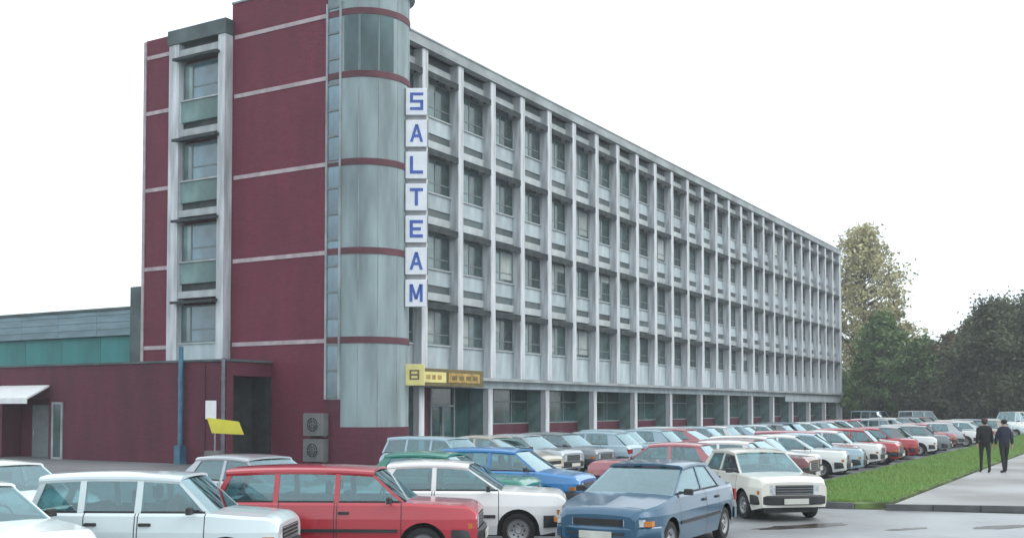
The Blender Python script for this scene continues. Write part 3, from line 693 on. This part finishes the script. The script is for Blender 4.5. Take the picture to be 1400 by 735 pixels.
        for a in T['ax']:
            ty = MB(); ty.lathe_y([(.17, -.075), (.24, -.088), (.272, -.075), (rw, -.05), (rw, .05), (.272, .075), (.24, .088), (.17, .075)], 'rubber', 22)
            rm = MB(); o_ = s * .0; rm.lathe_y([(.0, s * .062), (.05, s * .066), (.065, s * .045), (.12, s * .05), (.15, s * .07), (.185, s * .078), (.19, s * .02), (.0, -s * .02)], 'rim', 22)
            for i in range(8):
                t = 2 * math.pi * i / 8; rm.lathe_y([(0, s * .066), (.017, s * .066), (.017, s * .05)], 'trim', 8, (.10 * math.cos(t), -s * .008, .10 * math.sin(t)))
            out.append(('wheel', ty, (a, s * (Wd - .115), rw), [('rim', rm, (0, 0, 0))]))
    return out
SM = {'body': 48, 'door': 48, 'roof': 32, 'windscreen': 32, 'rear_window': 32, 'wheel': 40, 'rim': 40, 'front_bumper': 40, 'rear_bumper': 40}
FULL, FAR = {}, {}
for tn, T in TYPES.items():
    ps = car_parts(T)
    FULL[tn] = [(n, b.mesh(n, SM.get(n)), l, [(a, c.mesh(a, SM.get(a)), d) for a, c, d in sub]) for n, b, l, sub in ps]
    j = MB()
    for n, b, l, sub in ps:
        j.merge(b, l)
        for a, c, d in sub: j.merge(c, Vector(l) + Vector(d))
    FAR[tn] = j.mesh('parked_car', 32)
def repaint(o, p):
    for s in o.material_slots:
        if s.material == PAINT: s.link = 'OBJECT'; s.material = P[p]
CARS = []
def car(tn, colr, x, y, deg, label, group, full=True):
    if full:
        r = link('parked_car', None, None, (x, y, 0), R(deg))
        for n, me, l, sub in FULL[tn]:
            o = link(n, me, r, l); repaint(o, colr)
            for a, m2, d in sub: repaint(link(a, m2, o, d), colr)
    else:
        r = link('parked_car', FAR[tn], None, (x, y, 0), R(deg)); repaint(r, colr)
    tag(r, label, 'car', group); CARS.append((x, y)); return r
GA, GB = 'cars parked nose to the lawn', 'cars parked in the row nearer the building'
# hero cars, hand placed
car('hatchback', 'white', -32.3, -15.6, -88, 'white hatchback cut off by the left edge, its broad windscreen nearest the viewer', GA)
car('small estate', 'icy white', -29.95, -16.8, -62, 'icy white boxy estate car beside the red estate car', GA)
car('estate', 'red', -27.32, -17.87, -62, 'red estate car parked between two white cars', GA)
car('saloon', 'white', -24.84, -17.97, -62, 'white saloon with long bonnet between the red estate and the steel blue saloon', GA)
car('round saloon', 'steel blue', -23.44, -21.17, -178, 'steel blue rounded saloon facing the viewer at the edge of the road', 'cars parked across the row ends')
car('saloon', 'ivory', -17.13, -20.87, -139, 'ivory white saloon facing the viewer at the tip of the lawn', 'cars parked across the row ends')
car('hatchback', 'white', -29.0, -11.6, -90, 'white hatchback whose roof shows behind the leftmost windscreen', GB)
car('saloon', 'silver', -24.9, -13.55, -90, 'silver saloon whose roof shows behind the red estate car', GB)
car('saloon', 'green', -21.95, -15.8, -76, 'green saloon showing its bonnet behind the long white saloon', GA)
car('hatchback', 'bright blue', -19.6, -16.0, -80, 'bright blue hatchback left of the steel blue saloon', GA)
# the rows behind
colrs = ['white', 'silver', 'pale blue', 'pink red', 'icy white', 'grey', 'teal', 'maroon', 'beige', 'ivory', 'bright blue', 'red', 'navy', 'steel blue']
wts = [4, 5, 5, 4, 3, 4, 3, 2, 2, 2, 1, 2, 1, 2]
q = random.Random(23)
def row(xs, yc, deg, where, group, fixed={}):
    spec = []; seen = set()
    for i, x in enumerate(xs):
        for _ in range(200):
            if False: break
            c = fixed.get(i, (None, None))[1] or q.choices(colrs, wts)[0]; t = fixed.get(i, (None, None))[0] or q.choices(['saloon', 'hatchback', 'estate', 'round saloon', 'small estate'], [4, 4, 2, 3, 2])[0]
            key = (c, t) if not spec else (spec[-1], (c, t))
            if spec and spec[-1] == (c, t): continue
            if len(spec) > 1 and (spec[-2], spec[-1], (c, t)) in seen: continue
            break
        if len(spec) > 1: seen.add((spec[-2], spec[-1], (c, t)))
        spec.append((t, c)) if False else spec.append((c, t))
    for i, x in enumerate(xs):
        c, t = spec[i]; l_ = ' '.join(spec[i - 1]) if i else None; r_ = ' '.join(spec[i + 1]) if i + 1 < len(xs) else None
        if l_ and r_: lab = f'{c} {t} in {where}, between {l_} and {r_}'
        else: lab = f'{c} {t} at the {"near" if i == 0 else "far"} end of {where}, beside {r_ or l_}'
        y = yc + q.uniform(-.55, .55); dist = math.hypot(x + 40.2, y + 28.3)
        car(t, c, x + q.uniform(-.2, .2), y, deg + q.uniform(-5, 5) + (180 if q.random() < .25 else 0), lab, group, dist < 42)
row([-13.9 + 2.32 * i for i in range(29)], -17.7, -84, 'lawn row', GA, {0: ('saloon', 'pink red'), 1: ('saloon', 'white'), 2: ('saloon', 'maroon'), 3: ('hatchback', 'white'), 4: ('saloon', 'white'), 5: ('saloon', 'pale blue'), 6: ('estate', 'pink red'), 7: ('saloon', 'white'), 9: ('hatchback', 'white'), 12: ('saloon', 'white'), 15: ('saloon', 'red'), 16: ('hatchback', 'pink red')})
row([-13.4 + 2.32 * i for i in range(35)], -10.6, -90, 'building row', GB, {0: ('estate', 'pale blue'), 2: ('saloon', 'silver')})
car('van', 'white', 71, -9.5, -90, 'tall white van standing above the far end of the car rows', 'vans at the far end', False)
car('van', 'pale blue', 67.5, -5.5, -120, 'pale blue van at the far end of the building by the trees', 'vans at the far end', False)
car('van', 'white', 56.8, -18.9, 165, 'white van at the right edge behind the two walkers', 'vans at the far end', False)

# ------------------------------------------------------------------ trees
def tree(name, label, x, y, h, r, zlo, leaf, n_clump, per, size, seed, group=None, lean=0, squash=1.0, core=.0):
    q = random.Random(seed); t = thing(name, label, 'tree' if name.endswith('tree') else 'bush', (x, y, 0), 0, group)
    tr = MB(); n = 7
    pts = [(lean * (i / n) ** 2 + q.uniform(-.12, .12) * (i > 0), q.uniform(-.12, .12) * (i > 0), h * .93 * i / n) for i in range(n + 1)]
    r0 = h * .018 + .06
    tr.tube(pts, [r0 * (1 - .9 * i / n) + .02 for i in range(n + 1)], 'bark', 7)
    cr = MB(); li = cr.mi(leaf)
    for c in range(n_clump):
        u = q.random(); z = lerp(zlo, h, u ** .9)
        k = (z - zlo) / (h - zlo); env = r * (math.sin(math.pi * min(1, max(.02, .12 + k * .88)) ** .85) ** .7) * (1 + .28 * math.sin(seed + c * 1.7))
        a = q.uniform(0, 6.283); rr = env * (core + (1 - core) * q.random() ** .5)
        px, py = lean * (z / h) ** 2 + rr * math.cos(a), rr * math.sin(a) * squash
        zt = max(zlo * .5, z - rr * .7); 
        fr_ = min(1, zt / (h * .93)); bxp = (lean * fr_ ** 2, 0, zt)
        midp = (lerp(bxp[0], px, .5), lerp(bxp[1], py, .5), lerp(zt, z, .4))
        tr.tube([bxp, midp, (px, py, z)], [r0 * .28 * (1 - fr_ * .6) + .015, r0 * .14 + .012, .012], 'bark', 4, False)
        cs = q.uniform(.55, 1.25) * r * .26
        for _ in range(int(per * q.uniform(.5, 1.4))):
            d = Vector((q.gauss(0, 1), q.gauss(0, 1), q.gauss(0, .75))); d *= cs * .55
            p = Vector((px, py, z)) + d; s = size * q.uniform(.6, 1.3)
            e1 = Vector((q.gauss(0, 1), q.gauss(0, 1), q.gauss(0, .7))).normalized(); e2 = e1.orthogonal().normalized()
            e2 = (Matrix.Rotation(q.uniform(0, 6.28), 3, e1) @ e2) * s * .55; e1 = e1 * s
            b = len(cr.v); cr.v += [p - e1, p + e2 * .9, p + e1, p - e2]; cr.f.append((b, b + 1, b + 2, b + 3)); cr.m.append(li)
    tr.build('trunk', t, smooth=60); cr.build('crown', t); return t
GT = 'trees beyond the car park'
tree('poplar_tree', 'tall pale yellow thinning tree rising at the far end of the building', 93.4, .8, 23.8, 5.6, 3, 'leafpale', 190, 90, .25, 3, GT)
tree('poplar_tree', 'slim pale half bare tree right of the tall pale tree', 87.5, -3.6, 15.6, 3.0, 4, 'leafpale', 55, 60, .24, 8, GT, .6)
tree('broadleaf_tree', 'green leafy tree under the tall pale tree', 81.5, -3.6, 12.0, 3.3, 1.5, 'leafgreen', 95, 120, .25, 12, GT)
tree('broadleaf_tree', 'green tree with rounded crown in the dip between the pale and dark trees', 79.5, -8.2, 9.0, 3.4, 1.2, 'leafgreen', 95, 120, .24, 17, GT)
tree('broadleaf_tree', 'dark rusty leaved tree low between the green and the dark tree', 79.5, -11.3, 9.6, 3.4, 1, 'leafrust', 95, 120, .24, 19, GT)
tree('broadleaf_tree', 'large dark round tree at the right edge behind the walkers', 69.3, -16.3, 11.8, 4.6, 1.6, 'leafdark', 190, 210, .19, 21, GT)
tree('broadleaf_tree', 'dark tree at the right edge overlapping the large dark tree', 66, -20.5, 11.9, 4.6, 1.6, 'leafdark', 170, 200, .19, 26, GT)
tree('broadleaf_tree', 'dull brown green tree left of the large dark tree', 75.5, -14.0, 10.4, 3.4, 1.2, 'leafrust', 95, 120, .24, 31, GT)
for i, (x, y, h, r, lf, lab) in enumerate([
    (81, .6, 5.5, 2.6, 'leafgreen', 'dark green bush at the far corner of the building'),
    (81, -5.5, 5.4, 3.0, 'leafdark', 'dark bush below the slim half bare tree'),
    (77.5, -8.8, 4.8, 2.8, 'leafdark', 'low dark bush in front of the rounded green tree'),
    (77, -12.2, 5, 3.0, 'leafrust', 'rusty bush in front of the dark rusty tree'),
    (71.5, -15.0, 5.2, 3.2, 'leafdark', 'dark bush at the foot of the large dark tree'),
    (68, -19.5, 5.2, 3.2, 'leafdark', 'dark bush at the right edge beyond the path'),
    (92, -7, 7, 5, 'leafdark', 'broad dark thicket behind the rounded green tree'), (88, -15, 7.4, 5, 'leafdark', 'broad dark thicket behind the rusty trees'), (82, -21, 7.4, 5, 'leafdark', 'broad dark thicket behind the large dark tree')]):
    tree('bush', lab, x, y, h, r, .3, lf, 70, 130, .24, 40 + i, 'bushes along the far edge')

# ------------------------------------------------------------------ people
def skinned(name, verts, edges, radii, sub=2):
    me = bpy.data.meshes.new(name); me.from_pydata(verts, edges, []); o = bpy.data.objects.new(name, me); COL.objects.link(o)
    md = o.modifiers.new('s', 'SKIN'); md.use_smooth_shade = True; o.modifiers.new('d', 'SUBSURF').levels = sub; o.modifiers['d'].render_levels = sub
    for i, r in enumerate(radii): me.skin_vertices[0].data[i].radius = r if isinstance(r, tuple) else (r, r)
    me.skin_vertices[0].data[0].use_root = True
    dg = bpy.context.evaluated_depsgraph_get(); m2 = bpy.data.meshes.new_from_object(o.evaluated_get(dg)); bpy.data.objects.remove(o); m2.name = name; return m2
def person(label, x, y, deg, coat, trou, hair, hairlen, stride, scale=1.0, bag=False):
    r = thing('person', label, 'person', (x, y, .10), R(deg), 'people walking on the path'); r.scale = (scale,) * 3
    V = [(0, 0, .96), (0, 0, 1.12), (0, 0, 1.30), (0.01, 0, 1.44), (.015, 0, 1.52), (.03, 0, 1.60), (.03, 0, 1.69)]
    E = [(i, i + 1) for i in range(6)]; Q = [(.115, .155), (.10, .14), (.12, .165), (.075, .12), (.05, .05), (.085, .07), (.075, .066)]
    def chain(root, pts, rad):
        p = root
        for a, b in zip(pts, rad): V.append(a); Q.append(b); E.append((p, len(V) - 1)); p = len(V) - 1
        return p
    hands = []
    for s in (-1, 1):
        f = stride * s
        chain(0, [(.02 * f, s * .10, .88), (.16 * f, s * .10, .50), (.22 * f - .06 * (f < 0), s * .10, .09), (.22 * f + .06, s * .105, .04), (.22 * f + .16, s * .11, .03)], [.088, .058, .042, .04, .035])
        wr = chain(3, [(0, s * .15, 1.41), (-.09 * f, s * .22, 1.13), (.03 - .13 * f, s * .235, .90)], [.06, .045, .032])
        hp = (.05 - .14 * f, s * .235, .84); pm_ = chain(wr, [hp], [(.02, .036)])
        for k in range(4):
            dx = (-.027 + .018 * k); chain(pm_, [(hp[0] + dx + .012, hp[1], hp[2] - .055 - .01 * (k in (1, 2))), (hp[0] + dx + .02, hp[1] - s * .012, hp[2] - .095 - .012 * (k in (1, 2)))], [.010, .008])
        chain(pm_, [(hp[0] + .042, hp[1] - s * .01, hp[2] - .005), (hp[0] + .055, hp[1] - s * .02, hp[2] - .045)], [.011, .009])
    me = skinned('body', V, E, Q)
    for m in ('skin', coat, trou, 'trim'): me.materials.append(M[m])
    for p in me.polygons:
        c = p.center; z = c.z
        p.material_index = 3 if z < .085 else 2 if z < .95 and abs(c.y) < .19 else 1 if (z < 1.49 and z > .91) else 0
    link('body', me, r)
    # face
    fc = MB(); fc.add([(.125, 0, 1.625), (.105, -.018, 1.59), (.105, .018, 1.59), (.095, 0, 1.66)], [(0, 1, 2), (0, 3, 1), (0, 2, 3)], 'skin'); fc.build('nose', r)
    for s in (-1, 1): MB().tube([(.098, s * .03, 1.650), (.108, s * .03, 1.650)], .011, 'dark', 8).build('eye', r); MB().tube([(.03, s * .07, 1.60), (.03, s * .085, 1.64)], .018, 'skin', 6).build('ear', r)
    bx(.096, .104, -.025, .025, 1.553, 1.561, 'redband').build('mouth', r)
    hv = [(.005, 0, 1.71), (-.035, 0, 1.65), (-.05, 0, 1.56 - hairlen)]
    hm = skinned('hair', hv, [(0, 1), (1, 2)], [(.10, .10), (.115, .115), (.07, .095)]); hm.materials.append(M[hair]); link('hair', hm, r)
    jm_v = [(0, 0, .86), (0, 0, 1.02), (0, 0, 1.25), (.005, 0, 1.42), (.01, 0, 1.475)]; jr = [(.15, .19), (.13, .175), (.14, .19), (.095, .14), (.062, .065)]
    je = [(i, i + 1) for i in range(4)]
    for s in (-1, 1):
        f = stride * s; p = 3
        for a, b in zip([(0, s * .155, 1.40), (-.09 * f, s * .22, 1.13), (.03 - .12 * f, s * .235, .92)], [.078, .062, .05]): jm_v.append(a); jr.append(b); je.append((p, len(jm_v) - 1)); p = len(jm_v) - 1
    jm = skinned('coat', jm_v, je, jr); jm.materials.append(M[coat]); link('coat', jm, r)
    return r
M['coatblack'] = mat('black_cloth', (.018, .019, .022), .9, .2, 9); M['coatnavy'] = mat('navy_cloth', (.02, .024, .05), .9, .2, 9)
M['trdark'] = mat('dark_trousers', (.022, .026, .024), .9, .2, 9); M['hairbrown'] = mat('brown_hair', (.07, .03, .02), .6, .2, 20); M['hairdark'] = mat('dark_hair', (.015, .012, .01), .6, .2, 20)
person('person in black coat and dark trousers with reddish brown hair walking away on the path', -.8, -23.62, 18, 'coatblack', 'trdark', 'hairbrown', .05, .45, 1.06)
person('person in navy jacket and dark trousers with dark hair walking away on the path', -.62, -24.2, 30, 'coatnavy', 'trdark', 'hairdark', .0, -.6, 1.04)

# ------------------------------------------------------------------ damp air
M_h = bpy.data.materials.new('haze'); M_h.use_nodes = True; ht = M_h.node_tree; ht.nodes.remove(ht.nodes['Principled BSDF'])
pv = ht.nodes.new('ShaderNodeVolumePrincipled'); pv.inputs['Color'].default_value = (.93, .97, 1, 1); pv.inputs['Density'].default_value = .0009
ht.links.new(pv.outputs[0], ht.nodes['Material Output'].inputs['Volume']); M['haze'] = M_h
tag(bx(-80, 150, -80, 90, -1.1, 27, 'haze').build('haze'), 'thin pale damp air over the whole car park', 'haze', kind='stuff')
